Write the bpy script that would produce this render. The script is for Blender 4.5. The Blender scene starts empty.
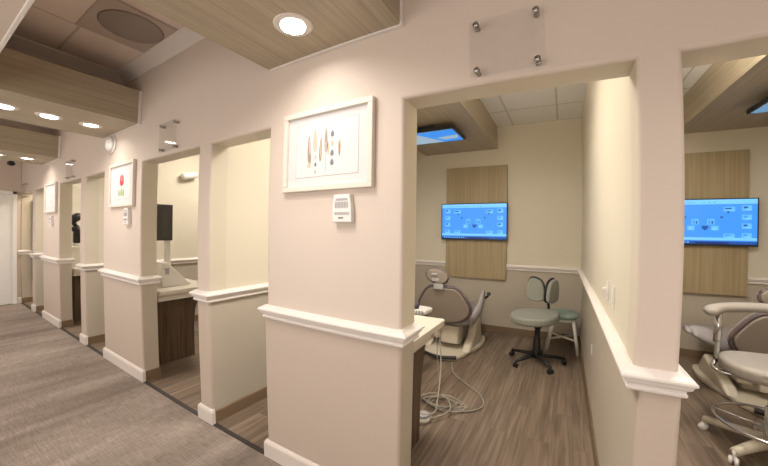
import bpy, bmesh, math, random
from mathutils import Vector, Matrix
random.seed(7)
scn = bpy.context.scene
C = scn.collection
PI = math.pi
W = 1.361          # corridor face of the front wall
WT = 0.15          # its thickness
BY = 4.968         # back wall of the treatment rooms
CZ = 3.09          # ceilings
HZ = 2.13          # opening heads

# ------------------------------------------------------------------ materials
def nodes(name):
    m = bpy.data.materials.new(name); m.use_nodes = True
    nt = m.node_tree
    return m, nt, nt.nodes['Principled BSDF']
def N(nt, t, **kw):
    n = nt.nodes.new(t)
    for k, v in kw.items(): setattr(n, k, v)
    return n
def L(nt, a, b): nt.links.new(a, b)
def plain(name, col, rough=.5, metal=0, bump=0, bscale=60, spec=.5, var=0.03):
    m, nt, b = nodes(name)
    b.inputs['Roughness'].default_value = rough; b.inputs['Metallic'].default_value = metal
    b.inputs['Specular IOR Level'].default_value = spec
    tc = N(nt, 'ShaderNodeTexCoord'); nz = N(nt, 'ShaderNodeTexNoise'); nz.inputs['Scale'].default_value = bscale
    L(nt, tc.outputs['Object'], nz.inputs['Vector'])
    mx = N(nt, 'ShaderNodeMix', data_type='RGBA')
    mx.inputs[6].default_value = (*[max(0, c*(1-var)) for c in col], 1); mx.inputs[7].default_value = (*[min(1, c*(1+var)) for c in col], 1)
    L(nt, nz.outputs['Fac'], mx.inputs[0]); L(nt, mx.outputs[2], b.inputs['Base Color'])
    if bump:
        bp = N(nt, 'ShaderNodeBump'); bp.inputs['Strength'].default_value = bump; bp.inputs['Distance'].default_value = .002
        L(nt, nz.outputs['Fac'], bp.inputs['Height']); L(nt, bp.outputs[0], b.inputs['Normal'])
    return m
def emis(name, col, s):
    m, nt, b = nodes(name)
    b.inputs['Base Color'].default_value = (*[c*.1 for c in col], 1)
    b.inputs['Emission Color'].default_value = (*col, 1); b.inputs['Emission Strength'].default_value = s
    return m
def twotone(name, up, low, zs=.97, rup=None, rlow=None):
    m, nt, b = nodes(name)
    b.inputs['Roughness'].default_value = .55; b.inputs['Specular IOR Level'].default_value = .3
    g = N(nt, 'ShaderNodeNewGeometry'); s = N(nt, 'ShaderNodeSeparateXYZ'); L(nt, g.outputs['Position'], s.inputs[0])
    mt = N(nt, 'ShaderNodeMath', operation='GREATER_THAN'); mt.inputs[1].default_value = zs; L(nt, s.outputs['Z'], mt.inputs[0])
    mx = N(nt, 'ShaderNodeMix', data_type='RGBA'); mx.inputs[6].default_value = (*low, 1); mx.inputs[7].default_value = (*up, 1)
    L(nt, mt.outputs[0], mx.inputs[0]); res = mx.outputs[2]
    if rup:
        m2 = N(nt, 'ShaderNodeMix', data_type='RGBA'); m2.inputs[6].default_value = (*rlow, 1); m2.inputs[7].default_value = (*rup, 1); L(nt, mt.outputs[0], m2.inputs[0])
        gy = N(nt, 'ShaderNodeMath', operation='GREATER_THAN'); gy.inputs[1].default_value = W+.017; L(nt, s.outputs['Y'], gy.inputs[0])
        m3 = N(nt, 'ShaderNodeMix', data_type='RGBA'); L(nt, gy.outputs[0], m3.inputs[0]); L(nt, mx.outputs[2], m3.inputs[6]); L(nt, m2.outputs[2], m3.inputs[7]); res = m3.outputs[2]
    L(nt, res, b.inputs['Base Color'])
    nz = N(nt, 'ShaderNodeTexNoise'); nz.inputs['Scale'].default_value = 180; L(nt, g.outputs['Position'], nz.inputs['Vector'])
    bp = N(nt, 'ShaderNodeBump'); bp.inputs['Strength'].default_value = .12; bp.inputs['Distance'].default_value = .002
    L(nt, nz.outputs['Fac'], bp.inputs['Height']); L(nt, bp.outputs[0], b.inputs['Normal'])
    return m
def ramp(nt, stops):
    r = N(nt, 'ShaderNodeValToRGB'); e = r.color_ramp.elements
    while len(e) < len(stops): e.new(.5)
    for i, (p, c) in enumerate(stops): e[i].position = p; e[i].color = (*c, 1)
    return r
def grain(name, stops, scale, rough=.45, bump=.05, wob=.6, spec=.4):
    """streaky wood laminate; small scale component = direction of the grain"""
    m, nt, b = nodes(name)
    g = N(nt, 'ShaderNodeNewGeometry'); mp = N(nt, 'ShaderNodeMapping'); mp.inputs['Scale'].default_value = scale
    L(nt, g.outputs['Position'], mp.inputs['Vector'])
    nz = N(nt, 'ShaderNodeTexNoise'); nz.inputs['Scale'].default_value = 1; nz.inputs['Detail'].default_value = 6; nz.inputs['Distortion'].default_value = wob
    L(nt, mp.outputs[0], nz.inputs['Vector'])
    r = ramp(nt, stops); L(nt, nz.outputs['Fac'], r.inputs[0]); L(nt, r.outputs[0], b.inputs['Base Color'])
    b.inputs['Roughness'].default_value = rough; b.inputs['Specular IOR Level'].default_value = spec
    bp = N(nt, 'ShaderNodeBump'); bp.inputs['Strength'].default_value = bump; bp.inputs['Distance'].default_value = .002
    L(nt, nz.outputs['Fac'], bp.inputs['Height']); L(nt, bp.outputs[0], b.inputs['Normal'])
    return m
def plank_mat():
    m, nt, b = nodes('vinyl_plank')
    g = N(nt, 'ShaderNodeNewGeometry')
    mp = N(nt, 'ShaderNodeMapping'); mp.inputs['Rotation'].default_value = (0, 0, PI/2); L(nt, g.outputs['Position'], mp.inputs['Vector'])
    br = N(nt, 'ShaderNodeTexBrick'); br.offset = .37
    for k, v in (('Scale', 1), ('Mortar Size', .0008), ('Mortar Smooth', .5), ('Brick Width', 1.22), ('Row Height', .15), ('Bias', 0)): br.inputs[k].default_value = v
    br.inputs['Color1'].default_value = (0, 0, 0, 1); br.inputs['Color2'].default_value = (1, 1, 1, 1); br.inputs['Mortar'].default_value = (.5, .5, .5, 1)
    L(nt, mp.outputs[0], br.inputs['Vector'])
    # shift the grain from plank to plank
    ad = N(nt, 'ShaderNodeVectorMath', operation='MULTIPLY_ADD'); ad.inputs[1].default_value = (7, 13, 5); L(nt, br.outputs['Color'], ad.inputs[0]); L(nt, g.outputs['Position'], ad.inputs[2])
    m2 = N(nt, 'ShaderNodeMapping'); m2.inputs['Scale'].default_value = (20, .95, 1); L(nt, ad.outputs[0], m2.inputs['Vector'])
    nz = N(nt, 'ShaderNodeTexNoise'); nz.inputs['Scale'].default_value = 1; nz.inputs['Detail'].default_value = 7; nz.inputs['Distortion'].default_value = 1.1; L(nt, m2.outputs[0], nz.inputs['Vector'])
    m3 = N(nt, 'ShaderNodeMapping'); m3.inputs['Scale'].default_value = (70, 2.5, 1); L(nt, ad.outputs[0], m3.inputs['Vector'])
    n2 = N(nt, 'ShaderNodeTexNoise'); n2.inputs['Scale'].default_value = 1; n2.inputs['Detail'].default_value = 3; L(nt, m3.outputs[0], n2.inputs['Vector'])
    mxf = N(nt, 'ShaderNodeMix', data_type='FLOAT'); mxf.inputs[0].default_value = .3; L(nt, nz.outputs['Fac'], mxf.inputs[2]); L(nt, n2.outputs['Fac'], mxf.inputs[3])
    sub = N(nt, 'ShaderNodeMath', operation='MULTIPLY_ADD'); sub.inputs[1].default_value = .10; L(nt, br.outputs['Color'], sub.inputs[0])
    s2 = N(nt, 'ShaderNodeMath', operation='SUBTRACT'); s2.inputs[1].default_value = .05; L(nt, mxf.outputs[0], s2.inputs[0]); L(nt, s2.outputs[0], sub.inputs[2])
    r = ramp(nt, [(.30, (.098, .068, .046)), (.45, (.155, .113, .080)), (.55, (.21, .158, .115)), (.70, (.29, .225, .168))]); L(nt, sub.outputs[0], r.inputs[0])
    mo = N(nt, 'ShaderNodeMix', data_type='RGBA'); mo.inputs[7].default_value = (.15, .108, .076, 1)
    L(nt, br.outputs['Fac'], mo.inputs[0]); L(nt, r.outputs[0], mo.inputs[6]); L(nt, mo.outputs[2], b.inputs['Base Color'])
    b.inputs['Roughness'].default_value = .42; b.inputs['Specular IOR Level'].default_value = .35
    bp = N(nt, 'ShaderNodeBump'); bp.inputs['Strength'].default_value = .08; bp.inputs['Distance'].default_value = .002
    L(nt, mxf.outputs[0], bp.inputs['Height']); L(nt, bp.outputs[0], b.inputs['Normal'])
    return m
def carpet_mat():
    m, nt, b = nodes('carpet')
    g = N(nt, 'ShaderNodeNewGeometry')
    def nse(sc, rot, det=3, dist=0):
        mp = N(nt, 'ShaderNodeMapping'); mp.inputs['Scale'].default_value = sc; mp.inputs['Rotation'].default_value = (0, 0, rot); L(nt, g.outputs['Position'], mp.inputs['Vector'])
        n = N(nt, 'ShaderNodeTexNoise'); n.inputs['Scale'].default_value = 1; n.inputs['Detail'].default_value = det; n.inputs['Distortion'].default_value = dist
        L(nt, mp.outputs[0], n.inputs['Vector']); return n
    a = nse((5, .8, 1), -.35, 3, .5); a2 = nse((8, 110, 1), .0, 1); c = nse((80, 14, 1), 0, 1); d = nse((1.2, 1.2, 1), 0, 1)
    m1 = N(nt, 'ShaderNodeMix', data_type='FLOAT'); m1.inputs[0].default_value = .38; L(nt, a.outputs['Fac'], m1.inputs[2]); L(nt, a2.outputs['Fac'], m1.inputs[3])
    m2 = N(nt, 'ShaderNodeMix', data_type='FLOAT'); m2.inputs[0].default_value = .25; L(nt, m1.outputs[0], m2.inputs[2]); L(nt, c.outputs['Fac'], m2.inputs[3])
    m3 = N(nt, 'ShaderNodeMix', data_type='FLOAT'); m3.inputs[0].default_value = .15; L(nt, m2.outputs[0], m3.inputs[2]); L(nt, d.outputs['Fac'], m3.inputs[3])
    r = ramp(nt, [(.36, (.165, .132, .110)), (.46, (.215, .177, .150)), (.54, (.265, .221, .190)), (.64, (.345, .295, .255))]); L(nt, m3.outputs[0], r.inputs[0])
    L(nt, r.outputs[0], b.inputs['Base Color']); b.inputs['Roughness'].default_value = .95; b.inputs['Specular IOR Level'].default_value = .1
    bp = N(nt, 'ShaderNodeBump'); bp.inputs['Strength'].default_value = .5; bp.inputs['Distance'].default_value = .004
    L(nt, m2.outputs[0], bp.inputs['Height']); L(nt, bp.outputs[0], b.inputs['Normal'])
    return m
def tile_mat(name, col, ox, oy, grid):
    m, nt, b = nodes(name)
    g = N(nt, 'ShaderNodeNewGeometry'); mp = N(nt, 'ShaderNodeMapping'); mp.inputs['Location'].default_value = (-ox, -oy, 0); L(nt, g.outputs['Position'], mp.inputs['Vector'])
    br = N(nt, 'ShaderNodeTexBrick'); br.offset = 0
    for k, v in (('Scale', 1), ('Mortar Size', .011), ('Mortar Smooth', .1), ('Brick Width', .61), ('Row Height', .61)): br.inputs[k].default_value = v
    br.inputs['Color1'].default_value = (*col, 1); br.inputs['Color2'].default_value = (*[c*.985 for c in col], 1); br.inputs['Mortar'].default_value = (*grid, 1)
    L(nt, mp.outputs[0], br.inputs['Vector']); L(nt, br.outputs['Color'], b.inputs['Base Color'])
    b.inputs['Roughness'].default_value = .9
    nz = N(nt, 'ShaderNodeTexNoise'); nz.inputs['Scale'].default_value = 90; L(nt, g.outputs['Position'], nz.inputs['Vector'])
    bp = N(nt, 'ShaderNodeBump'); bp.inputs['Strength'].default_value = .2; bp.inputs['Distance'].default_value = .003
    L(nt, nz.outputs['Fac'], bp.inputs['Height']); L(nt, bp.outputs[0], b.inputs['Normal'])
    return m
def glass_mat(name):
    m, nt, b = nodes(name)
    out = nt.nodes['Material Output']
    t = N(nt, 'ShaderNodeBsdfTransparent'); t.inputs[0].default_value = (.985, .985, .985, 1)
    gl = N(nt, 'ShaderNodeBsdfGlossy'); gl.inputs['Roughness'].default_value = .04
    lw = N(nt, 'ShaderNodeLayerWeight'); lw.inputs[0].default_value = .25
    mu = N(nt, 'ShaderNodeMath', operation='MULTIPLY_ADD'); mu.inputs[1].default_value = .22; mu.inputs[2].default_value = .02; L(nt, lw.outputs['Facing'], mu.inputs[0])
    mx = N(nt, 'ShaderNodeMixShader'); L(nt, mu.outputs[0], mx.inputs[0]); L(nt, t.outputs[0], mx.inputs[1]); L(nt, gl.outputs[0], mx.inputs[2]); L(nt, mx.outputs[0], out.inputs[0])
    return m
M = dict(
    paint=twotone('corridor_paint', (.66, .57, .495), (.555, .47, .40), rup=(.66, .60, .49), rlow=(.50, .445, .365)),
    room=twotone('room_paint', (.70, .645, .53), (.50, .445, .365)),
    paint_flat=plain('bulkhead_paint', (.66, .57, .50), .6),
    white=plain('trim_paint', (.80, .755, .715), .35, var=.01),
    wbase=plain('base_paint', (.74, .68, .63), .4, var=.01),
    brownbase=plain('vinyl_base', (.20, .135, .08), .5),
    lam_y=grain('laminate_y', [(.3, (.335, .28, .195)), (.5, (.395, .335, .24)), (.7, (.455, .39, .288))], (52, .8, 52)),
    lam_z=grain('laminate_z', [(.3, (.325, .25, .14)), (.5, (.375, .295, .172)), (.7, (.43, .345, .21))], (45, 45, .8)),
    dark=grain('dark_laminate', [(.3, (.06, .038, .022)), (.5, (.115, .075, .048)), (.7, (.17, .118, .080))], (30, 30, 1.2)),
    floor=plank_mat(), carpet=carpet_mat(),
    tile=tile_mat('corridor_tile', (.80, .70, .62), -3.24, .78-.61*4, (.58, .49, .43)),
    tile2=tile_mat('room_tile', (.90, .89, .87), -.65, 4.35-.61*6, (.62, .60, .56)),
    frame=plain('frame_white', (.74, .68, .60), .4), mat_board=plain('mat_board', (.66, .645, .64), .6, var=.005), mat_in=plain('print_paper', (.69, .67, .665), .7, var=.005),
    mat_line=plain('mat_bevel', (.36, .34, .33), .6),
    plastic=plain('white_plastic', (.76, .74, .71), .35, var=.01), greyp=plain('grey_plastic', (.40, .39, .40), .5),
    midgrey=plain('mid_grey_plastic', (.16, .15, .15), .5),
    black=plain('black_plastic', (.012, .012, .013), .4), chrome=plain('chrome', (.72, .72, .74), .14, 1, var=.01), steel=plain('brushed_steel', (.45, .43, .42), .3, 1),
    cream=plain('cream_enamel', (.62, .56, .46), .3, var=.01), lilac=plain('grey_upholstery', (.36, .33, .33), .5), shell=plain('seat_shell', (.29, .245, .205), .4),
    piping=plain('purple_grey_piping', (.135, .10, .10), .5), silver=plain('silver_plastic', (.42, .41, .41), .35),
    sage=plain('sage_upholstery', (.29, .295, .255), .55), mint=plain('mint_fabric', (.33, .43, .37), .8), woodwhite=plain('white_painted_wood', (.68, .64, .57), .45),
    taupe=plain('taupe_upholstery', (.37, .335, .30), .5), offwhite=plain('worktop', (.64, .59, .50), .35), tube=plain('grey_hose', (.30, .27, .23), .5),
    tubew=plain('white_hose', (.36, .33, .28), .5), vent=plain('perforated_metal', (.33, .28, .245), .7, bump=.6, bscale=300, var=.25), ventp=plain('vent_panel', (.50, .42, .365), .6),
    strip=plain('rubber_strip', (.035, .028, .025), .6), acrylic=glass_mat('clear_acrylic'), dome=plain('frosted_dome', (.80, .77, .74), .25),
    lamp=emis('lamp_lens', (1, .93, .84), 9), fill_lens=emis('added_pendant_lens', (1, .92, .76), 3.0), ring=plain('lamp_trim', (.72, .66, .60), .4),  # the pendant lens glow belongs to the added room lights
    darkglass=plain('dark_screen', (.035, .032, .026), .12), door=plain('door_paint', (.86, .85, .85), .4, var=.01),
    s_base=emis('screen_blue', (.042, .25, .76), 1.0), s_light=emis('screen_light_blue', (.11, .42, .93), 1.0), s_mid=emis('screen_panel', (.09, .41, .95), 1.0),
    s_dark=emis('screen_dark_blue', (.008, .07, .32), 1.0), s_navy=emis('screen_navy', (.004, .012, .12), 1.0), s_pale=emis('screen_pale', (.17, .50, .97), 1.0),
    sky_a=emis('screen_sky', (.03, .26, .80), .8), sky_b=emis('screen_cloud', (.30, .42, .52), .8), sky_c=emis('screen_haze', (.13, .28, .46), .8),
    f_brown=plain('feather_brown', (.34, .26, .20), .8), f_tan=plain('feather_tan', (.58, .50, .39), .8), f_grey=plain('feather_grey', (.50, .47, .44), .8), f_blue=plain('feather_slate', (.20, .21, .25), .8),
    red=plain('tulip_red', (.75, .05, .06), .7), pink=plain('tulip_pink', (.85, .22, .24), .7), green=plain('leaf_green', (.17, .33, .06), .7), lgreen=plain('leaf_light_green', (.36, .48, .16), .7),
)

# ------------------------------------------------------------------ mesh helpers
class MB:
    def __init__(s): s.bm = bmesh.new(); s.mi = 0
    def _fin(s, verts, loc, rot):
        m = Matrix.Translation(Vector(loc)) @ (rot if rot is not None else Matrix.Identity(4))
        bmesh.ops.transform(s.bm, matrix=m, verts=verts)
    def box(s, c, d, bev=0, rot=None, seg=2):
        r = bmesh.ops.create_cube(s.bm, size=1); vs = r['verts']
        bmesh.ops.scale(s.bm, vec=Vector(d), verts=vs)
        if bev:
            es = list({e for v in vs for e in v.link_edges})
            o = bmesh.ops.bevel(s.bm, geom=es, offset=min(bev, min(d)*.49), segments=seg, profile=.5, affect='EDGES')
            vs = list({v for f in o['faces'] for v in f.verts} | {v for v in vs if v.is_valid})
            # every vertex of this island
            st = list(vs); seen = set(vs)
            while st:
                v = st.pop()
                for e in v.link_edges:
                    w = e.other_vert(v)
                    if w not in seen: seen.add(w); st.append(w)
            vs = list(seen)
        for f in {f for v in vs for f in v.link_faces}: f.material_index = s.mi
        s._fin(vs, c, rot); return s
    def b2(s, x0, x1, y0, y1, z0, z1, bev=0): return s.box(((x0+x1)/2, (y0+y1)/2, (z0+z1)/2), (abs(x1-x0), abs(y1-y0), abs(z1-z0)), bev)
    def prism(s, pts, h, loc=(0, 0, 0), rot=None, bev=0, seg=2):
        """outline in local XY, thickness h along local +Z"""
        vs = [s.bm.verts.new((x, y, 0)) for x, y in pts]; f = s.bm.faces.new(vs); f.material_index = s.mi
        r = bmesh.ops.extrude_face_region(s.bm, geom=[f]); nv = [g for g in r['geom'] if isinstance(g, bmesh.types.BMVert)]
        bmesh.ops.translate(s.bm, vec=(0, 0, h), verts=nv)
        al = vs+nv
        fs = list({g for v in al for g in v.link_faces}); bmesh.ops.recalc_face_normals(s.bm, faces=fs)
        if bev:
            es = [e for e in {e for v in al for e in v.link_edges} if abs(e.verts[0].co.z-e.verts[1].co.z) < 1e-6]
            o = bmesh.ops.bevel(s.bm, geom=es, offset=bev, segments=seg, profile=.5, affect='EDGES')
            al = list({v for g in o['faces'] for v in g.verts} | {v for v in al if v.is_valid})
        for g in {g for v in al for g in v.link_faces}: g.material_index = s.mi
        s._fin(al, loc, rot); return s
    def lathe(s, prof, loc=(0, 0, 0), rot=None, n=24, sx=1, sy=1):
        rings = []
        for r, z in prof:
            if r < 1e-6: rings.append([s.bm.verts.new((0, 0, z))])
            else: rings.append([s.bm.verts.new((r*sx*math.cos(2*PI*i/n), r*sy*math.sin(2*PI*i/n), z)) for i in range(n)])
        fs = []
        for a, b in zip(rings, rings[1:]):
            for i in range(n):
                j = (i+1) % n
                if len(a) == 1 and len(b) == 1: continue
                q = [a[0], b[i], b[j]] if len(a) == 1 else ([a[i], b[0], a[j]] if len(b) == 1 else [a[i], b[i], b[j], a[j]])
                fs.append(s.bm.faces.new(q))
        for g in (rings[0], rings[-1]):
            if len(g) > 2: fs.append(s.bm.faces.new(g))
        bmesh.ops.recalc_face_normals(s.bm, faces=fs)
        for f in fs: f.material_index = s.mi; f.smooth = True
        s._fin([v for r in rings for v in r], loc, rot); return s
    def tube(s, path, rad, n=10, flat=1.0, closed=False, up=Vector((0, 0, 1))):
        P = [Vector(p) for p in path]; k = len(P); R = rad if isinstance(rad, (list, tuple)) else [rad]*k
        rings = []
        for i, p in enumerate(P):
            if closed: t = P[(i+1) % k]-P[i-1]
            else: t = P[min(i+1, k-1)]-P[max(i-1, 0)]
            t.normalize(); u = up if abs(t.dot(up)) < .97 else Vector((1, 0, 0))
            a = t.cross(u).normalized(); b = a.cross(t).normalized()
            rings.append([s.bm.verts.new(p+a*R[i]*math.cos(2*PI*j/n)+b*R[i]*flat*math.sin(2*PI*j/n)) for j in range(n)])
        fs = []
        pr = list(zip(rings, rings[1:]))
        if closed: pr.append((rings[-1], rings[0]))
        for a, b in pr:
            for j in range(n): fs.append(s.bm.faces.new([a[j], a[(j+1) % n], b[(j+1) % n], b[j]]))
        if not closed: fs += [s.bm.faces.new(rings[0]), s.bm.faces.new(rings[-1])]
        bmesh.ops.recalc_face_normals(s.bm, faces=fs)
        for f in fs: f.material_index = s.mi; f.smooth = True
        return s
    def poly(s, pts):
        f = s.bm.faces.new([s.bm.verts.new(p) for p in pts]); f.material_index = s.mi; return s
    def build(s, name, mats, parent=None, smooth=False, sub=0):
        me = bpy.data.meshes.new(name); s.bm.to_mesh(me); s.bm.free()
        for m in (mats if isinstance(mats, (list, tuple)) else [mats]): me.materials.append(m)
        if smooth:
            for p in me.polygons: p.use_smooth = True
        o = bpy.data.objects.new(name, me); C.objects.link(o)
        if parent: o.parent = parent
        if sub:
            md = o.modifiers.new('sub', 'SUBSURF'); md.levels = md.render_levels = sub
        return o
def smooth_pts(pts, n=6, closed=False):
    P = [Vector(p) for p in pts]; out = []; k = len(P)
    for i in range(k if closed else k-1):
        if closed: a, b, c, d = P[i-1], P[i], P[(i+1) % k], P[(i+2) % k]
        else: a, b, c, d = P[max(i-1, 0)], P[i], P[i+1], P[min(i+2, k-1)]
        for j in range(n):
            t = j/n; out.append(.5*((2*b)+(c-a)*t+(2*a-5*b+4*c-d)*t*t+(3*b-a-3*c+d)*t**3))
    if not closed: out.append(P[-1])
    return out
def RX(a): return Matrix.Rotation(a, 4, 'X')
def RY(a): return Matrix.Rotation(a, 4, 'Y')
def RZ(a): return Matrix.Rotation(a, 4, 'Z')
def tag(o, label, cat, group=None, kind=None):
    o['label'] = label; o['category'] = cat
    if group: o['group'] = group
    if kind: o['kind'] = kind
    return o
def thing(name, label, cat, loc=(0, 0, 0), rz=0, group=None):
    o = bpy.data.objects.new(name, None); C.objects.link(o); o.empty_display_size = .1
    o.location = loc; o.rotation_euler = (0, 0, rz)
    return tag(o, label, cat, group)
def struct(name, mb, mats, label=None, parent=None, **k):
    o = mb.build(name, mats, parent, **k)
    if not parent: o['kind'] = 'structure'
    if label: o['label'] = label
    return o
def dup(root, loc=None, rz=None, label=None, group=None):
    def cp(o, par):
        c = o.copy(); C.objects.link(c); c.parent = par
        for ch in [x for x in C.objects if x.parent == o and x != c]: cp(ch, c)
        return c
    r = cp(root, None)
    if loc is not None: r.location = loc
    if rz is not None: r.rotation_euler = (0, 0, rz)
    if label: r['label'] = label
    if group: r['group'] = group
    return r

# ------------------------------------------------------------------ the setting
XL, XR, YB = -8.9, 3.2, -1.35
OPEN = [(-8.898, -7.97), (-7.80, -7.21), (-6.27, -5.29), (-5.10, -4.45), (-3.44, -2.42), (-2.26, -1.605), (-.672, .258), (.394, 1.34)]
PILL = [(-7.21, -6.27), (-4.45, -3.44), (-1.605, -.672)]
DIVS = [(-7.97, -7.80), (-5.29, -5.10), (-2.42, -2.26), (.258, .394)]
b = MB(); b.b2(XL-.2, XR+.2, YB-.2, W+.02, -.1, 0); struct('floor', b, M['carpet'], 'streaky taupe corridor carpet')
b = MB(); b.b2(XL-.6, XR+.2, W+.02, BY+.15, -.1, 0); struct('floor', b, M['floor'], 'grey-brown wood plank vinyl floor of the treatment rooms')
# comb-shaped wall between corridor and rooms
pts = [(XL-.6, CZ+.05), (XL-.6, 0), (XL-.02, 0)]
for x0, x1 in OPEN:
    if (x0, x1) == OPEN[0]: pts = [(XL-.05, CZ+.05), (XL-.05, 0), (x0, 0), (x0, HZ), (x1, HZ), (x1, 0)]
    elif x0 == -.672: pts += [(x0, 0), (x0, HZ), (x1, HZ), (x1, .96), (x1+.024, .955), (x1+.024, 0)]
    elif x0 == .394: pts += [(x0+.014, 0), (x0+.014, .955), (x0, .96), (x0, HZ), (x1, HZ), (x1, 0)]
    elif x0 == -2.26: pts += [(x0, 0), (x0, HZ), (x1, HZ), (x1, .96), (x1-.028, .955), (x1-.028, 0)]
    else: pts += [(x0, 0), (x0, HZ), (x1, HZ), (x1, 0)]
pts += [(XR+.1, 0), (XR+.1, CZ+.05)]
bm = bmesh.new()
vs = [bm.verts.new((x, W, z)) for x, z in pts]; f = bm.faces.new(vs)
r = bmesh.ops.extrude_face_region(bm, geom=[f]); nv = [g for g in r['geom'] if isinstance(g, bmesh.types.BMVert)]
bmesh.ops.translate(bm, vec=(0, WT, 0), verts=nv)
bmesh.ops.recalc_face_normals(bm, faces=bm.faces[:])
es = [e for e in bm.edges if abs(e.verts[0].co.y-W) < 1e-5 and abs(e.verts[1].co.y-W) < 1e-5 and max(e.verts[0].co.z, e.verts[1].co.z) < HZ+.01 and max(e.verts[0].co.z, e.verts[1].co.z) > .01]
bmesh.ops.bevel(bm, geom=es, offset=.017, segments=4, profile=.5, affect='EDGES')
w = MB(); w.bm.free(); w.bm = bm; struct('wall_front', w, M['paint'], 'beige corridor wall with tall openings into the rooms')
# partitions between rooms, back wall, ends
for i, (x0, x1) in enumerate(DIVS):
    b = MB(); b.b2(x0+.004, x1-.004, W+WT-.002, BY, .95, CZ); b.b2(x0+(.024 if x0 > 0 else .004), x1-.004, W+WT-.002, BY, 0, .95); struct('wall_partition', b, M['room'])
b = MB(); b.b2(XL-.6, XR+.2, BY, BY+.15, 0, CZ+.1); struct('wall_back', b, M['room'], 'back wall of the treatment rooms')
b = MB(); b.b2(XL-.15, XL, YB-.1, W-.003, 0, CZ); b.b2(XL-.15, XL, W+WT+.003, BY, 0, CZ); struct('wall_left', b, M['paint'], 'far end wall of the corridor')
b = MB(); b.b2(XR, XR+.15, YB-.1, BY, 0, CZ); struct('wall_right', b, M['paint'])
ADDED_WIN = [(-8.2, -6.2), (-5.6, -3.6), (-3.0, -1.0), (-.4, 1.6)]  # unseen windows, added behind the camera for even frontal fill
b = MB(); b.b2(XL-.15, XR+.15, YB-.15, YB, 0, .75); b.b2(XL-.15, XR+.15, YB-.15, YB, 2.35, CZ)
e_ = [XL-.15]+[v for w_ in ADDED_WIN for v in w_]+[XR+.15]
for x0, x1 in zip(e_[::2], e_[1::2]): b.b2(x0, x1, YB-.15, YB, .75, 2.35)
struct('wall_behind', b, M['paint'])
for k, (x0, x1) in enumerate(ADDED_WIN):
    w_ = bpy.data.objects.new('window_%d' % (k+1), None); C.objects.link(w_); w_.location = ((x0+x1)/2, YB, .75); w_['kind'] = 'structure'
    b = MB()
    for a, c, d, e in ((-1, -.95, 0, 1.6), (.95, 1, 0, 1.6), (-.03, .03, 0, 1.6), (-1, 1, 0, .05), (-1, 1, 1.55, 1.6)): b.b2(a, c, -.10, -.02, d, e)
    b.build('window_frame', M['white'], w_)
    b = MB(); b.b2(-.95, .95, -.07, -.065, .05, 1.55); b.build('pane', M['acrylic'], w_)
b = MB(); b.b2(XL-.15, XR+.2, YB-.15, W+.08, CZ, CZ+.1); struct('ceiling', b, M['tile'], 'corridor tile ceiling')
b = MB(); b.b2(XL-.6, XR+.2, W+.08, BY+.15, CZ, CZ+.1); struct('ceiling', b, M['tile2'], 'white tile ceiling of the treatment rooms')
# lowered ceiling along the far side of the corridor with a pale metal edge
b = MB()
b.b2(-3.505, -1.65, YB, .318, 2.512, 2.545); b.b2(-3.505, -1.65, .30, .318, 2.545, CZ)
struct('ceiling', b, M['paint'], 'lowered painted ceiling beside the near soffit')
b = MB(); b.b2(-3.505, -1.65, .31, .328, 2.506, 2.56, .003); struct('trim_1', b, M['white'])
# bulkheads above the soffits with crown moulding
SOF = [(-1.62, -.685), (-4.45, -3.515), (-7.24, -6.28), (1.18, 2.12)]
for x0, x1 in SOF:
    b = MB(); b.b2(x0+.35, x1-.45, YB, W-.001, 2.83, CZ); struct('wall_bulkhead', b, M['paint_flat'])
def sweep(path, prof, name, mat, closed=False, label=None):
    """profile (offset to the right of the direction of travel, z) along an XY polyline, mitred"""
    bmx = bmesh.new(); n = len(path); rings = []
    for i, p in enumerate(path):
        p = Vector((p[0], p[1]))
        a = Vector(path[i-1]) if (i > 0 or closed) else None; c = Vector(path[(i+1) % n]) if (i < n-1 or closed) else None
        d1 = (p-a).normalized() if a is not None else None; d2 = (c-p).normalized() if c is not None else None
        if d1 is None: d1 = d2
        if d2 is None: d2 = d1
        n1 = Vector((d1.y, -d1.x)); n2 = Vector((d2.y, -d2.x)); m = (n1+n2); m = m/(m.dot(n1)) if m.length > 1e-6 else n1
        rings.append([bmx.verts.new((p.x+m.x*o, p.y+m.y*o, z)) for o, z in prof])
    k = len(prof)
    for i in range(n if closed else n-1):
        A, B = rings[i], rings[(i+1) % n]
        for j in range(k): bmx.faces.new([A[j], A[(j+1) % k], B[(j+1) % k], B[j]])
    if not closed: bmx.faces.new(rings[0]); bmx.faces.new(rings[-1])
    bmesh.ops.recalc_face_normals(bmx, faces=bmx.faces[:])
    w = MB(); w.bm.free(); w.bm = bmx; return struct(name, w, mat, label)
RAIL = [(-.004, 1.030), (.010, 1.030), (.024, 1.020), (.036, 1.014), (.042, 1.008), (.042, 1.000), (.034, .994), (.030, .982), (.018, .972), (.018, .964), (.022, .960), (.020, .952), (.010, .946), (-.004, .944)]
BASE = [(-.003, 0), (.010, 0), (.010, .092), (.006, .098), (-.003, .098)]
tn = 2
for x0, x1 in PILL:
    loop = [(x0, W), (x0, W+WT), (x1, W+WT), (x1, W)]
    loop = loop[::-1]  # travel so that the outside lies to the right
    sweep([(x0, W+WT), (x0, W), (x1, W), (x1, W+WT)], RAIL, 'trim_%d' % tn, M['white'], closed=True, label='white chair rail around a pillar'); tn += 1
    sweep([(x1, W+.006), (x1, W+WT), (x0, W+WT), (x0, W+.006)], BASE, 'baseboard_pillar', M['brownbase'])
xs = [XL]+[v for d in DIVS for v in d]+[XR]
rooms = [(xs[i], xs[i+1]) for i in range(0, len(xs), 2)]
rp = [(XL, W+.2), (XL, BY)]
for a, c in DIVS: rp += [(a, BY), (a, W), (c, W), (c, BY)]
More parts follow.
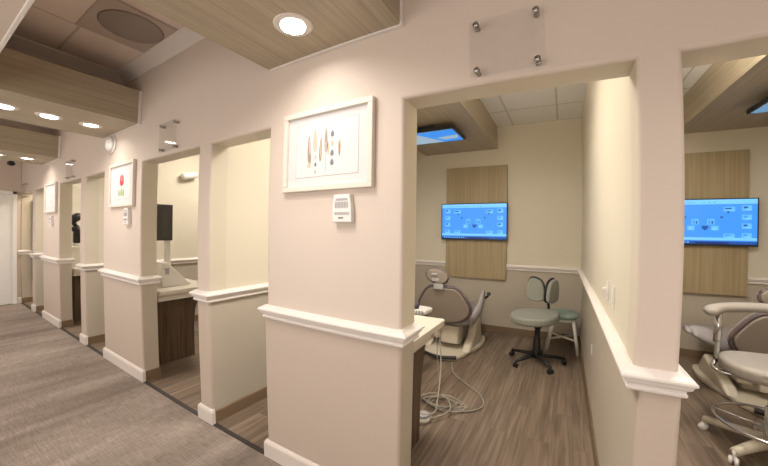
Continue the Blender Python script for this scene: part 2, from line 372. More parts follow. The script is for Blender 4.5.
rp += [(XR, BY), (XR, W+WT), (1.34, W+WT), (1.34, W), (XR, W)]
# outside of the rail must face the rooms: travelling +x along the back wall, the room lies to the right
sweep(rp, RAIL, 'trim_%d' % tn, M['white'], label='white chair rail round the rooms'); tn += 1
for i, (a, c) in enumerate(rooms):
    y = W+.006
    if abs(c-.258) < 1e-6: c += .022
    sweep([(a, y), (a, BY), (c, BY), (c, y)], BASE, 'baseboard_room', M['brownbase'])
# corridor side: end wall rail and white baseboards
sweep([(XL, YB), (XL, -.02)], RAIL, 'trim_%d' % tn, M['white']); tn += 1
sweep([(XL, 1.32), (XL, W+.2)], RAIL, 'trim_%d' % tn, M['white']); tn += 1
WB = [(-.003, 0), (.016, 0), (.016, .095), (.011, .108), (.004, .118), (-.003, .118)]
for x0, x1 in PILL+DIVS+[(1.34, XR)]:
    e = .028 if x0 == -1.605 else 0
    sweep([(x0-.004-e, W+.012), (x0-.004-e, W), (x1+.004, W), (x1+.004, W+.012)], WB, 'baseboard_corridor', M['wbase'])
sweep([(XL, 1.31), (XL, W)], WB, 'baseboard_end', M['wbase'])
for x0, x1 in OPEN:
    b = MB(); b.b2(x0+.006, x1-.006, W-.012, W+.022, -.001, .0045); struct('trim_%d' % tn, b, M['strip'], 'dark rubber strip between carpet and planks'); tn += 1
# crown moulding in the coffers
CR = [(-.003, CZ-.085), (.012, CZ-.085), (.018, CZ-.072), (.045, CZ-.052), (.080, CZ-.030), (.100, CZ-.018), (.118, CZ-.014), (.118, CZ+.002), (-.003, CZ+.002)]
order = sorted(SOF)
for (l, r_) in zip(order, order[1:]):
    x0, x1 = l[1]-.45, r_[0]+.35
    sweep([(x0, YB), (x0, W), (x1, W), (x1, YB)], CR, 'trim_%d' % tn, M['white'], label='crown moulding round a ceiling coffer'); tn += 1

# ------------------------------------------------------------------ soffits and lamps of the corridor
SL = ['wood-laminate ceiling soffit over the nearest pillar, one downlight in view', 'wood-laminate ceiling soffit over the tulip-picture pillar, three downlights in view',
      'farthest wood-laminate ceiling soffit in view, above the third pillar', 'wood-laminate ceiling soffit over the right-hand end of the corridor']
for (x0, x1), lb in zip(SOF, SL):
    s = thing('ceiling_soffit', lb, 'soffit', ((x0+x1)/2, 0, 2.51), 0, 'wood soffits across the corridor')
    h = (x1-x0)/2
    b = MB(); b.b2(-h, h, YB+.002, W-.004, 0, .32); b.build('panel_box', M['lam_y'], s)
    b = MB(); b.b2(-h+.005, h+.004, W-.018, W-.002, -.009, .0); b.b2(h-.001, h+.010, W-.028, W-.002, -.008, .32); b.build('edge_trim', M['white'], s)
def can(x, y, z, label, group):
    t = thing('downlight', label, 'ceiling light', (x, y, z), 0, group)
    b = MB(); b.lathe([(.062, -.001), (.068, -.006), (.092, -.005), (.098, 0), (.098, .004), (.062, .004)]); b.build('trim_ring', M['ring'], t)
    b = MB(); b.lathe([(0, -.0015), (.0635, -.0015), (.0635, .003), (0, .003)]); b.build('lens', M['lamp'], t)
    return t
def lamp(name, x, y, z, size, power, col, spread=PI*.85, rect=None, rot=(0, 0, 0)):
    l = bpy.data.lights.new(name, 'AREA'); l.shape = 'RECTANGLE' if rect else 'DISK'; l.size = rect[0] if rect else size
    if rect: l.size_y = rect[1]
    l.energy = power; l.color = col; l.spread = spread
    o = bpy.data.objects.new(name, l); C.objects.link(o); o.location = (x, y, z); o.rotation_euler = rot; o.visible_camera = False if False else True
    return o
CANP = 5.5
CCOL = (1, .90, .82)
SN = {-1.135: 'near soffit', -3.95: 'middle soffit', -6.76: 'far soffit', 1.65: 'right-hand soffit'}
for (x0, x1) in SOF:
    cx = (x0+x1)/2
    nm = min(SN.items(), key=lambda k: abs(k[0]-cx))[1]
    for k, y in enumerate((1.09, .775, .49, .19, -.11)):
        vis = (nm == 'middle soffit' and k < 3) or (nm == 'near soffit' and k == 0) or (nm == 'far soffit' and k < 2)
        if not vis and nm != 'right-hand soffit' and k > 3: continue
        lbs = {('near soffit', 0): 'large bright round downlight in the nearest soffit above the feather picture',
               ('middle soffit', 0): 'round downlight of the middle soffit nearest the wall',
               ('middle soffit', 1): 'round downlight of the middle soffit, second from the wall',
               ('middle soffit', 2): 'round downlight of the middle soffit cut by the left edge of the photo',
               ('far soffit', 0): 'small round downlight of the farthest soffit, the one nearer the wall',
               ('far soffit', 1): 'small round downlight of the farthest soffit at the left edge of the photo'}
        lb = lbs.get((nm, k), 'round downlight of the %s outside the photo, place %s from the wall' % (nm, ['first', 'second', 'third', 'fourth', 'fifth'][k]))
        if vis: can(cx, y, 2.51, lb, 'round downlights in the soffits')
        lamp('downlight_lamp', cx, y, 2.498, .12, CANP*(.26 if k == 0 else .8), CCOL)
RCOL = (1, .93, .83)
# pendant lights added out of view to brighten the treatment rooms
for x, y, lb in [(-.97, 2.36, 'added unseen direct-indirect pendant light in the middle treatment room'), (-4.0, 2.9, 'added unseen direct-indirect pendant light in the room left of the divider'),
                 (-6.7, 2.9, 'added unseen direct-indirect pendant light in the farther room'), (-8.4, 2.6, 'added unseen direct-indirect pendant light in the farthest room'), (.98, 2.5, 'added unseen direct-indirect pendant light in the right-hand treatment room')]:
    t = thing('added_pendant', lb, 'ceiling light', (x, y, CZ), 0, 'added pendant lights in the rooms')
    b = MB(); b.b2(-.30, .30, -.30, .30, -.235, -.215, .004); b.build('frame', M['white'], t)
    for sx in (-1, 1): MB().tube([(sx*.25, 0, -.22), (sx*.25, 0, 0)], .008).build('hanger', M['steel'], t)
    b = MB(); b.b2(-.27, .27, -.27, .27, -.2385, -.2355); b.build('lens', M['fill_lens'], t)
    pw = 1.05 if 'middle' in lb else (.8 if x < -3 else 1)
    lamp('pendant_fill', x, y, CZ-.25, .5, 28*pw, RCOL, rect=(.52, .52), spread=PI*.95)
    lamp('pendant_upfill', x, y, CZ-.205, .5, 54*pw, RCOL, rect=(.52, .52), spread=PI, rot=(PI, 0, 0))
for x0, x1 in ADDED_WIN: lamp('window_fill', (x0+x1)/2, YB-.14, 1.55, 1, 25, (1, .93, .86), rect=(1.9, 1.5), rot=(PI/2, 0, 0), spread=PI)  # fill lamps set in the added windows to even out the light
# soffits inside the rooms
for x0, lb in ((-2.03, 'wood-laminate ceiling box with a hanging screen in the middle room'), (1.315, 'wood-laminate ceiling box with a screen in the right-hand room')):
    t = thing('ceiling_box', lb, 'soffit', (x0+.575, 3.6, 2.75), 0, 'wood ceiling boxes in the rooms')
    b = MB(); b.b2(-.575, .575, -.85, BY-3.6-.002, 0, CZ-2.75-.001); b.build('panel_box', M['lam_y'], t)
# return air grille in the coffer
t = thing('ceiling_vent', 'square ceiling vent with a round grey perforated diffuser', 'vent', (-2.93, 1.0, CZ), 0)
b = MB(); b.b2(-.295, .295, -.25, .25, -.008, 0); b.build('panel', M['ventp'], t)
b = MB(); b.lathe([(.222, -.0085), (.210, -.016), (0, -.018), (0, -.0085)], n=40); b.build('diffuser', M['vent'], t).location = (.03, .02, 0)

# ------------------------------------------------------------------ door at the end of the corridor
t = bpy.data.objects.new('door_1', None); C.objects.link(t); t.location = (XL, .60, 0); t['kind'] = 'structure'; t['label'] = 'white panelled door at the far end of the corridor'
b = MB(); b.b2(0, .03, -.64, .64, .012, 2.1, .003)
for z0, z1 in ((.18, .95), (1.10, 1.95)):
    for y0, y1 in ((-.56, -.05), (.05, .56)):
        b.b2(.03, .036, y0, y1, z0, z1, .004); b.b2(.034, .04, y0+.06, y1-.06, z0+.06, z1-.06, .003)
b.build('door_panel', M['door'], t)
b = MB(); b.b2(0, .045, .64, .70, 0, 2.16, .004); b.b2(0, .045, -.70, -.64, 0, 2.16, .004); b.b2(0, .045, -.70, .70, 2.105, 2.165, .004); b.build('door_frame', M['door'], t)
b = MB(); b.lathe([(0, 0), (.03, 0), (.03, .01), (.012, .015), (.012, .04), (.028, .05), (.028, .065), (0, .075)], loc=(.03, -.55, 1.0), rot=RY(PI/2), n=16); b.build('door_handle', M['steel'], t)

# ------------------------------------------------------------------ pictures
def picture(cx, kind, label, z0=1.712, z1=2.168, w=.615):
    t = thing('picture_frame', label, 'picture', (cx, W-.001, (z0+z1)/2), 0, 'framed prints on the corridor pillars')
    h = (z1-z0)/2; hw = w/2; bw = .030; d = .030
    b = MB()
    for (x0, x1, a, c) in ((-hw, hw, h-bw, h), (-hw, hw, -h, -h+bw), (-hw, -hw+bw, -h+bw, h-bw), (hw-bw, hw, -h+bw, h-bw)): b.b2(x0, x1, -d, 0, a, c, .003)
    b.build('frame', M['frame'], t)
    b = MB(); b.b2(-hw+bw, hw-bw, -.012, -.002, -h+bw, h-bw); b.build('mat_board', M['mat_board'], t)
    b = MB(); X, Z = hw-bw-.062, h-bw-.050
    b.mi = 1; b.b2(-X-.002, X+.002, -.0126, -.0118, -Z-.002, Z+.002); b.mi = 0; b.b2(-X, X, -.0132, -.0126, -Z, Z)
    fs = 1.22 if kind != 'grey' else 1
    def leaf(x, z, w_, l, mi, ang=0, yy=-.0140):
        x *= .92 if kind == 'feather' else 1.3; z *= fs*.95 if kind == 'feather' else 1.3; w_ *= fs*.95; l *= fs*.92
        b.mi = mi; n = 12; P = []
        for i in range(n):
            a = 2*PI*i/n; px = w_/2*math.cos(a)*(1-.35*math.sin(a)); pz = l/2*math.sin(a)
            P.append((x+px*math.cos(ang)-pz*math.sin(ang), yy, z+px*math.sin(ang)+pz*math.cos(ang)))
        b.poly(P[::-1])
    if kind == 'feather':
        leaf(-.125, .0, .022, .155, 2, .04); leaf(-.122, .02, .010, .09, 4, .1, -.0144); leaf(-.125, -.07, .02, .03, 3, 0, -.0146)
        leaf(-.080, .045, .026, .120, 3); leaf(-.080, .045, .004, .125, 4, 0, -.0144)
        for z in (-.035, -.07, -.105): leaf(-.074, z, .014, .022, 5 if z == -.07 else 4)
        leaf(-.035, .0, .016, .125, 2, -.03); leaf(-.033, 0, .006, .09, 3, 0, -.0144)
        leaf(.005, .04, .024, .130, 4); leaf(.005, .06, .010, .07, 2, 0, -.0144); leaf(.006, -.04, .004, .16, 4); leaf(.022, 0, .012, .07, 3, .05)
        for z, mi in ((.065, 5), (.020, 3), (-.025, 5), (-.068, 5)): leaf(.052, z, .020, .032, mi)
        leaf(.105, .01, .020, .05, 3); leaf(.105, -.01, .010, .07, 2, 0, -.0144)
    elif kind == 'tulip':
        for dx in (-.055, -.03, -.005, .02, .045): leaf(dx, -.062, .018, .075, 9 if dx in (-.03, .02) else 8, .1-dx*3)
        leaf(0, -.04, .006, .08, 8)
        leaf(-.018, .035, .050, .10, 6, .12); leaf(.020, .035, .050, .10, 6, -.12); leaf(0, .04, .045, .11, 7, 0, -.0144); leaf(0, .012, .06, .05, 6, 0, -.0146)
    else:
        for dx, dz, mi in ((-.05, .03, 4), (0, .05, 3), (.05, .02, 4), (-.02, -.04, 3), (.04, -.05, 4)): leaf(dx, dz, .03, .07, mi)
    b.build('print', [M['mat_in'], M['mat_line'], M['f_brown'], M['f_tan'], M['f_grey'], M['f_blue'], M['red'], M['pink'], M['green'], M['lgreen']], t)
picture(-1.137, 'feather', 'white framed print of rows of feathers on the nearest pillar')
picture(-3.885, 'tulip', 'white framed print of a red tulip on the second pillar', w=.64)
picture(-6.68, 'grey', 'small pale framed print on the third pillar, left of the tulip print', w=.64)

# wall devices under the pictures
def sensor(cx, z0, z1, label):
    t = thing('room_sensor', label, 'wall device', (cx, W+.002, z0), 0, 'white vented boxes under the pictures'); h = z1-z0
    b = MB(); b.prism([(-.056, 0), (.062, 0), (.062, h*.55), (.050, h), (-.050, h), (-.060, h*.55)], .035, rot=RX(PI/2), bev=.006, loc=(0, 0, 0))
    b.build('housing', M['plastic'], t)
    b = MB(); b.prism([(-.038+i*0, 0) for i in (0,)]+[(.042, 0), (.036, .012), (-.032, .012)], .002, rot=RX(PI/2), loc=(0, -.034, h-.032)); b.build('top_slot', M['greyp'], t)
    b = MB()
    for i in range(9):
        b.b2(-.040+i*.0095, -.034+i*.0095, -.0368, -.0345, h*.52, h*.74)
    b.build('upper_grille', M['greyp'], t)
    b = MB()
    for i in range(9): b.b2(-.042+i*.0105, -.035+i*.0105, -.0368, -.0345, h*.27, h*.37)
    b.build('lower_grille', M['greyp'], t)
    b = MB(); b.b2(-.018, .014, -.037, -.0345, h*.14, h*.19, .001); b.build('button', M['midgrey'], t)
sensor(-1.008, 1.538, 1.682, 'white vented box under the feather picture')
sensor(-3.72, 1.525, 1.69, 'white vented box under the tulip picture')
sensor(-6.62, 1.52, 1.66, 'small white vented box under the farthest picture')

# acrylic sign holders above the openings
def plaque(x0, x1, z0, z1, label, loud=False):
    t = thing('acrylic_sign_panel', label, 'sign', ((x0+x1)/2, W, (z0+z1)/2), 0, 'clear acrylic panels over the openings'); hx = (x1-x0)/2; hz = (z1-z0)/2
    b = MB(); b.b2(-hx, hx, -.034, -.029, -hz, hz, .001); b.build('acrylic_panel', M['acrylic'], t)
    for sx in (-1, 1):
        for sz in (-1, 1):
            b = MB(); b.lathe([(0, 0), (.011, 0), (.011, .028), (.008, .028), (.008, .036), (.013, .037), (.013, .044), (0, .046)], loc=(sx*(hx-.03), -.001, sz*(hz-.025)), rot=RX(PI/2), n=14)
            b.build('standoff', M['steel'], t)
plaque(-.345, -.045, 2.150, 2.405, 'clear acrylic panel on four standoffs over the widest opening')
plaque(-3.03, -2.73, 2.150, 2.405, 'clear acrylic panel on standoffs right of the round wall fixture')
plaque(-5.83, -5.53, 2.150, 2.405, 'clear acrylic panel on standoffs left of the tulip picture')
plaque(-8.62, -8.32, 2.02, 2.30, 'faint acrylic panel by the far end of the corridor')
# round white fixture, ceiling camera
t = thing('smoke_alarm', 'round white smoke alarm high on the wall above the tulip picture', 'smoke alarm', (-4.21, W, 2.405), 0)
b = MB(); b.lathe([(0, 0), (.098, 0), (.098, .014), (.088, .020), (0, .020)], rot=RX(PI/2), n=28); b.build('mounting_ring', M['plastic'], t)
b = MB(); b.lathe([(.084, .018), (.084, .040), (.068, .060), (.036, .072), (0, .075), (0, .018)], rot=RX(PI/2), n=28); b.build('dome', M['dome'], t)
for k in range(8): MB().box((.062*math.cos(k*PI/4), -.060, .062*math.sin(k*PI/4)), (.022, .012, .005), rot=RY(-k*PI/4)).build('vent_slot', M['greyp'], t)
t = thing('dome_camera', 'tiny black dome under the ceiling at the far end', 'camera', (-8.4, 1.15, 2.60))
b = MB(); b.b2(-.03, .03, -.03, .03, .04, CZ-2.60); b.build('stem', M['black'], t)
b = MB(); b.lathe([(0, -.02), (.045, 0), (.055, .03), (.055, .045), (0, .05)], n=16); b.build('dome', M['black'], t)

# ------------------------------------------------------------------ wall screens
def wall_screen(cx, label, px0, px1, plabel, glabel='wall screens'):
    tag(MB().b2(px0, px1, BY-.050, BY-.001, .80, 2.495, .002).build('wood_wall_panel', M['lam_z']), plabel, 'wall panel', 'wood panels behind the screens')
    z0, z1 = 1.378, 1.932; hw = .502; h = z1-z0
    t = thing('wall_screen', label, 'television', (cx, BY-.0505, z0), 0, glabel)
    b = MB(); b.b2(-hw, hw, -.055, -.012, 0, h, .003); b.build('case', M['black'], t)
    b = MB(); b.b2(-.2, .2, -.012, 0, .1, .4); b.build('bracket', M['black'], t)
    X = hw-.013; y = -.0555
    b = MB()
    def R(x0, x1, a, c, mi, k=0): b.mi = mi; b.b2(x0, x1, y-.0008-k*.0006, y-k*.0006+.0004, a, c)
    H0, H1 = .022, h-.012
    R(-X, X, H0, H1, 0)
    R(-X, X, H1-.055, H1, 1, 1); R(-X, X, H0+.045, H0+.075, 1, 1); R(-X, X, H0, H0+.034, 3, 1); R(-X*.15, X*.5, H0+.004, H0+.020, 4, 2)
    for i in range(10): R(-X+.03+i*.034, -X+.05+i*.034, H0+.010, H0+.024, 2, 2)
    rnd = random.Random(3)
    for x in [-.42+.03*i for i in range(12)]+[.0, .05, .1]: R(x, x+.018, H1-.040, H1-.032, 0, 2)
    # dental chart: rows of little radiographs in a V
    for sx in (-1, 1):
        for zz in (.44, .335, .235, .125):
            R(sx*.40-.042, sx*.40+.042, zz-.032, zz+.028, 2, 1)
            R(sx*.40-.030, sx*.40+.006, zz-.006, zz+.016, 3 if zz in (.235, .44) else 0, 2); R(sx*.40-.01, sx*.40+.034, zz-.024, zz-.008, 5, 2)
        for zz in (.43, .12):
            R(sx*.245-.05, sx*.245+.05, zz-.03, zz+.025, 2, 1); R(sx*.245-.04, sx*.245+.02, zz-.002, zz+.014, 3 if zz > .2 else 0, 2); R(sx*.245-.01, sx*.245+.04, zz-.022, zz-.010, 5, 2)
        for i, (xx, zz) in enumerate(((.235, .395), (.205, .365), (.175, .335), (.150, .300))):
            R(sx*xx-.012, sx*xx+.012, zz-.010, zz+.010, 3 if i % 2 == 0 else 0, 2)
        R(sx*.075-.035, sx*.075+.035, .250, .315, 2, 1); R(sx*.075-.024, sx*.075-.004, .258, .300, 0, 2); R(sx*.075+.006, sx*.075+.022, .258, .292, 3, 2)
        R(sx*.115-.035, sx*.115+.035, .180, .235, 2, 1); R(sx*.115-.022, sx*.115+.008, .190, .214, 5, 2)
    b.mi = 3; b.prism([(-.034, .034), (-.030, .008), (0, -.022), (.030, .008), (.034, .034)], .0012, rot=RX(PI/2), loc=(.02, y-.0012, .200))
    b.build('display', [M['s_base'], M['s_pale'], M['s_light'], M['s_dark'], M['s_navy'], M['s_pale']], t)
wall_screen(-1.222, 'wall screen with a blue dental chart above the reclined chair, middle room', -1.665, -.735, 'vertical-grain wood panel behind the middle room screen')
wall_screen(1.572, 'wall screen with a blue dental chart cut by the right pillar', 1.09, 2.015, 'vertical-grain wood panel behind the right-hand screen')
# screens hanging under the ceiling boxes
def ceil_screen(x0, y0, y1, label, w=.96):
    t = thing('ceiling_screen', label, 'television', (x0+w/2, (y0+y1)/2, 2.75), 0, 'screens under the ceiling boxes'); hy = (y1-y0)/2; hw = w/2
    b = MB(); b.b2(-hw, hw, -hy, hy, -.095, -.050, .004); b.build('case', M['black'], t)
    b = MB(); b.b2(-.20, .20, -.16, .16, -.052, -.0005, .004); b.b2(-.30, .30, -.03, .03, -.052, -.030); b.build('mount', M['black'], t)
    b = MB(); X = hw-.022; Y = hy-.022
    b.mi = 1; b.b2(-X, X, -Y, Y, -.0965, -.0948)
    b.mi = 0; b.prism([(-.02, -Y), (X, -Y), (X, Y), (.22, Y), (.10, 0)], .0008, loc=(0, 0, -.0975))
    b.mi = 2; b.prism([(-X, -Y), (-.25, -Y), (-.10, .05), (-.3, Y), (-X, Y)], .0008, loc=(0, 0, -.0975)); b.mi = 1; b.prism([(.18, .02), (X, -.02), (X-.03, .12), (.25, .14)], .0008, loc=(0, 0, -.0983))
    b.build('display', [M['sky_a'], M['sky_b'], M['sky_c']], t)
ceil_screen(-2.055, 3.46, 3.97, 'flat screen hanging under the middle room ceiling box')
ceil_screen(1.64, 3.50, 4.06, 'flat screen under the right-hand ceiling box')

# ------------------------------------------------------------------ counters behind the pillars
def counter(cx0, cx1, label, panel_x, h=.812):
    t = thing('counter', label, 'counter', (0, 0, 0), 0, 'built-in counters behind the pillars')
    y0 = W+WT+.045; y1 = 2.20
    b = MB(); b.prism([(cx0, y0), (cx1, y0), (cx1, y1-.02), (cx1-.02, y1), (cx0, y1)], .040, loc=(0, 0, h), bev=.003); b.build('worktop', M['offwhite'], t)
    b = MB(); b.b2(cx0+.02, cx1-.045, y0+.002, y1-.15, h-.07, h); b.build('apron', M['offwhite'], t)
    prof = [(y0+.0, 0), (2.05, 0), (2.05, .05), (2.055, .40), (2.075, .55), (2.12, .70), (2.15, h), (y0+.0, h)]
    for px in (panel_x, cx0+.06):
        b = MB(); b.prism(prof, .03, rot=Matrix(((0, 0, 1, px-.03), (1, 0, 0, 0), (0, 1, 0, 0), (0, 0, 0, 1))), bev=.002); b.build('side_panel', M['dark'], t)
    return t
counter(-1.62, -.735, 'cream worktop on dark wood panels behind the nearest pillar', -.850, .835)
counter(-4.42, -3.47, 'cream worktop with dark wood side panel behind the second pillar', -3.73)
counter(-7.20, -6.30, 'narrow glimpse of a dark wood counter behind the third pillar', -6.50)
# things on the second counter
t = thing('monitor', 'dark reflective monitor on the counter behind the second pillar', 'monitor', (-4.02, 1.90, .852), math.radians(0))
b = MB(); b.prism([(-.14, -.10), (.10, -.10), (.10, .10), (-.14, .10)], .012, bev=.004); b.b2(-.05, .0, -.03, .03, .01, .62, .006); b.build('stand', M['plastic'], t)
b = MB(); b.b2(.0, .035, -.34, .035, .50, .92, .005); b.build('case', M['black'], t)
b = MB(); b.b2(.035, .0375, -.325, .02, .515, .905); b.build('display', M['darkglass'], t)
t = thing('printer', 'white slant-fronted machine on the second pillar counter', 'machine', (-3.78, 1.80, .852))
b = MB(); b.prism([(-.12, 0), (.20, 0), (.20, .025), (.17, .04), (-.06, .27), (-.12, .27)], .17, rot=Matrix(((0, 0, 1, -.085), (1, 0, 0, 0), (0, 1, 0, 0), (0, 0, 0, 1))), bev=.008); b.build('body', M['plastic'], t)
b = MB(); b.b2(.083, .089, -.09, -.045, .14, .21, .002); b.build('control_panel', M['greyp'], t)
t = thing('instrument_tray', 'small dark dish with a white upright stick on the second counter', 'tray', (-3.60, 2.09, .852))
b = MB(); b.lathe([(0, .002), (.05, .002), (.065, .022), (.06, .022), (.046, .008), (0, .008)], n=20, sy=.8); b.build('dish', M['black'], t)
b = MB(); b.tube([(0, 0, .01), (.0, .015, .06), (.01, .03, .13)], .006); b.lathe([(0, .03), (.012, .04), (.012, .06), (0, .065)], loc=(-.03, -.01, 0), n=10); b.build('applicator', M['plastic'], t)
t = thing('wall_camera', 'white cylindrical camera high on the cream wall of the second room', 'camera', (-5.098, 2.66, 2.32))
b = MB(); b.lathe([(0, 0), (.04, 0), (.04, .012), (.015, .016), (.015, .06), (0, .06)], rot=RY(PI/2), n=16); b.build('bracket', M['plastic'], t)
b = MB(); b.lathe([(0, -.12), (.045, -.115), (.055, -.09), (.055, .10), (.045, .12), (0, .125)], rot=RX(PI/2+.25), loc=(.07, .03, 0), n=18); b.build('body', M['plastic'], t)
b = MB(); b.lathe([(0, 0), (.036, 0), (.036, .004), (0, .004)], rot=RX(PI/2+.25), loc=(.07, .149, .031), n=16); b.build('lens', M['black'], t)
# third room: dark articulated lamp and white box above its counter
t = thing('operatory_lamp', 'black jointed lamp seen through the narrow far opening', 'lamp', (-7.06, 1.745, .852))
b = MB(); b.lathe([(0, 0), (.08, 0), (.08, .02), (.02, .03), (.015, .42), (0, .42)], n=16); b.build('stand', M['plastic'], t)
b = MB(); b.tube(smooth_pts([(0, 0, .40), (.05, .08, .55), (.02, -.02, .72), (.0, .10, .84)]), .035); b.build('arm', M['black'], t)
b = MB(); b.lathe([(0, -.05), (.12, -.04), (.14, .02), (.08, .07), (0, .08)], loc=(0, .0, .78), rot=RX(.7), n=18); b.lathe([(0, -.05), (.09, -.04), (.11, .02), (.05, .06), (0, .07)], loc=(.03, .03, .58), rot=RX(-.5), n=18)
b.box((.02, .04, .47), (.10, .14, .20), .02); b.build('lamp_head', M['black'], t)
t = thing('supply_box', 'white box on the far counter below the black lamp', 'box', (-6.82, 1.70, .852))
b = MB(); b.b2(-.08, .08, -.08, .08, 0, .30, .01); b.build('body', M['plastic'], t)
b = MB(); b.b2(-.085, .085, -.085, .085, .30, .325, .006); b.build('lid', M['white'], t)
tag(MB().b2(-8.898, -8.85, 1.515, 1.62, .45, 2.0, .004).build('wall_cabinet', M['darkglass']), 'tall thin dark panel seen through the farthest opening', 'cabinet')

# ------------------------------------------------------------------ dental chairs
def ellipse(cx, cy, a, b_, n=28, p=2.0):
    o = []
    for i in range(n):
        t = 2*PI*i/n; c, s = math.cos(t), math.sin(t)
        o.append((cx+a*math.copysign(abs(c)**(2/p), c), cy+b_*math.copysign(abs(s)**(2/p), s)))
    return o
def plane_rot(ang):
    # local (x, y) -> (x, z) leaning back by ang, local z -> towards the patient (+y)
    return Matrix(((1, 0, 0, 0), (0, math.sin(ang), math.cos(ang), 0), (0, math.cos(ang), -math.sin(ang), 0), (0, 0, 0, 1)))
def dental_chair(loc, label, rz=0, low=False):
    t = thing('dental_chair', label, 'dental chair', loc, rz, 'dental chairs')
    out = [(-.13, -.44), (.13, -.44), (.22, -.34), (.28, -.12), (.33, .05), (.36, .25), (.34, .48), (.24, .60), (-.24, .60), (-.34, .48), (-.36, .25), (-.33, .05), (-.28, -.12), (-.22, -.34)]
    o2 = [(p.x, p.y) for p in smooth_pts([(x, y, 0) for x, y in out], 3, True)]
    b = MB(); b.prism(o2, .055, bev=.02, seg=3); base = b.build('base', M['cream'], t, smooth=False)
    b = MB(); b.prism([(x*.97, y*.97) for x, y in o2], .006, loc=(0, 0, 0)); b.tube(smooth_pts([(-.20, -.40, .045), (0, -.47, .045), (.20, -.40, .045)]), .022); b.build('foot_pedal', M['black'], base)
    # rising side cover and lifting column
    b = MB(); b.prism([(-.20, 0), (.42, 0), (.46, .06), (.34, .34), (.20, .40), (.05, .16), (-.12, .07)], .10, rot=Matrix(((0, 0, 1, .20), (1, 0, 0, 0), (0, 1, 0, .05), (0, 0, 0, 1))), bev=.025, seg=3); b.build('side_cover', M['cream'], t)
    b = MB(); b.prism([(-.20, 0), (.42, 0), (.46, .06), (.34, .20), (.05, .12), (-.12, .07)], .10, rot=Matrix(((0, 0, 1, -.30), (1, 0, 0, 0), (0, 1, 0, .05), (0, 0, 0, 1))), bev=.025, seg=3); b.build('side_cover', M['cream'], t)
    b = MB(); b.box((.04, -.08, .235), (.22, .20, .23), .02); b.box((0, .18, .20), (.26, .40, .28), .03); b.build('lift_column', M['cream'], t)
    b = MB(); b.box((-.14, .0, .25), (.12, .24, .20), .02); b.build('junction_box', M['cream'], t)
    # seat and leg rest
    b = MB(); b.prism([(p.x, p.y) for p in smooth_pts([(-.25, -.18, 0), (0, -.24, 0), (.25, -.18, 0), (.28, .1, 0), (.26, .42, 0), (0, .46, 0), (-.26, .42, 0), (-.28, .1, 0)], 4, True)], .09, loc=(0, .02, .37), bev=.03, seg=3); b.build('seat', M['lilac'], t)
    b = MB(); b.prism([(p.x, p.y) for p in smooth_pts([(-.22, 0, 0), (.22, 0, 0), (.18, .34, 0), (0, .40, 0), (-.18, .34, 0)], 4, True)], .07, loc=(0, .46, .38), bev=.025, seg=3, rot=RX(.0)); b.build('leg_rest', M['lilac'], t)
    # backrest: shell seen from behind, dark piping, cushion in front
    half = [(.0, .555), (.09, .55), (.16, .545), (.225, .49), (.285, .395), (.325, .30), (.30, .21), (.22, .14), (.10, .10), (0, .09)]
    pts = half+[(-x, y) for x, y in half[-2:0:-1]]
    sm = smooth_pts([(x, y, 0) for x, y in pts], 3, True)
    ang = .24; R = plane_rot(-ang); o = Vector((0, -.25, .31))
    b = MB(); b.prism([(p.x*.95, (p.y-.32)*.95+.32) for p in sm], .035, loc=o, rot=R, bev=.012, seg=3); back = b.build('backrest_shell', M['shell'], t)
    b = MB(); b.tube([(o+(R @ Vector((p.x, p.y, .030)))) for p in sm], .020, n=8, closed=True); b.build('piping', M['piping'], t)
    b = MB(); b.prism([(p.x, p.y) for p in sm], .07, loc=o+(R @ Vector((0, 0, .035))), rot=R, bev=.03, seg=3); b.build('back_cushion', M['lilac'], t)
    # headrest
    hc = o+(R @ Vector((-.06, .69, .0)))
    b = MB(); b.box(tuple(o+(R @ Vector((-.04, .565, .0)))), (.12, .05, .07), .01); b.box(tuple(o+(R @ Vector((-.05, .61, .01)))), (.05, .03, .11), .008); b.build('headrest_bracket', M['silver'], t)
    hs = [(x*math.cos(-.22)-y*math.sin(-.22), x*math.sin(-.22)+y*math.cos(-.22)) for x, y in ellipse(0, 0, .132, .080, 28, 2.2)]
    b = MB(); b.prism(hs, .03, loc=hc, rot=R @ RX(.25), bev=.01); hr = b.build('headrest', M['shell'], t)
    b = MB(); b.tube([(hc+(R @ RX(.25) @ Vector((x, y, .03)))) for x, y in hs], .017, n=8, closed=True); b.prism([(x*.98, y*.98) for x, y in hs], .05, loc=hc+(R @ RX(.25) @ Vector((0, 0, .03))), rot=R @ RX(.25), bev=.02); b.build('headrest_cushion', M['piping'], hr)
    b = MB(); b.box(tuple(hc+(R @ Vector((-.02, .025, -.012)))), (.07, .02, .025), .006); b.box(tuple(hc+(R @ Vector((-.01, -.04, -.012)))), (.09, .02, .045), .008); b.build('adjusting_lever', M['silver'], hr)
    # armrests: raised paddles
    for s in (1, -1):
        P = smooth_pts([(s*.26, -.10, .42), (s*.31, -.02, .46), (s*.345, .06, .56), (s*.36, .12, .68), (s*.365, .14, .76)], 4)
        if low and s < 0: P = smooth_pts([(-.28, -.12, .47), (-.42, -.20, .56), (-.54, -.24, .61), (-.64, -.25, .635)], 5)
        n_ = len(P); b = MB(); b.tube(P, [.035+.055*math.sin(PI*min(1, .25+.70*i/n_)) for i in range(n_)], n=12, flat=.45, up=Vector((s, 0, 0))); b.build('armrest', M['lilac'], t)
        if low and s < 0: continue
        b = MB(); b.tube([(s*.37, .10, .66), (s*.40, .26, .67), (s*.40, .32, .69)], .016, n=8); b.lathe([(0, -.025), (.025, -.015), (.025, .015), (0, .025)], loc=(s*.40, .33, .69), n=12); b.build('armrest_knob', M['black'], t)
    return t
dental_chair((-1.255, 3.98, 0), 'reclining dental chair seen from behind below the middle room screen')
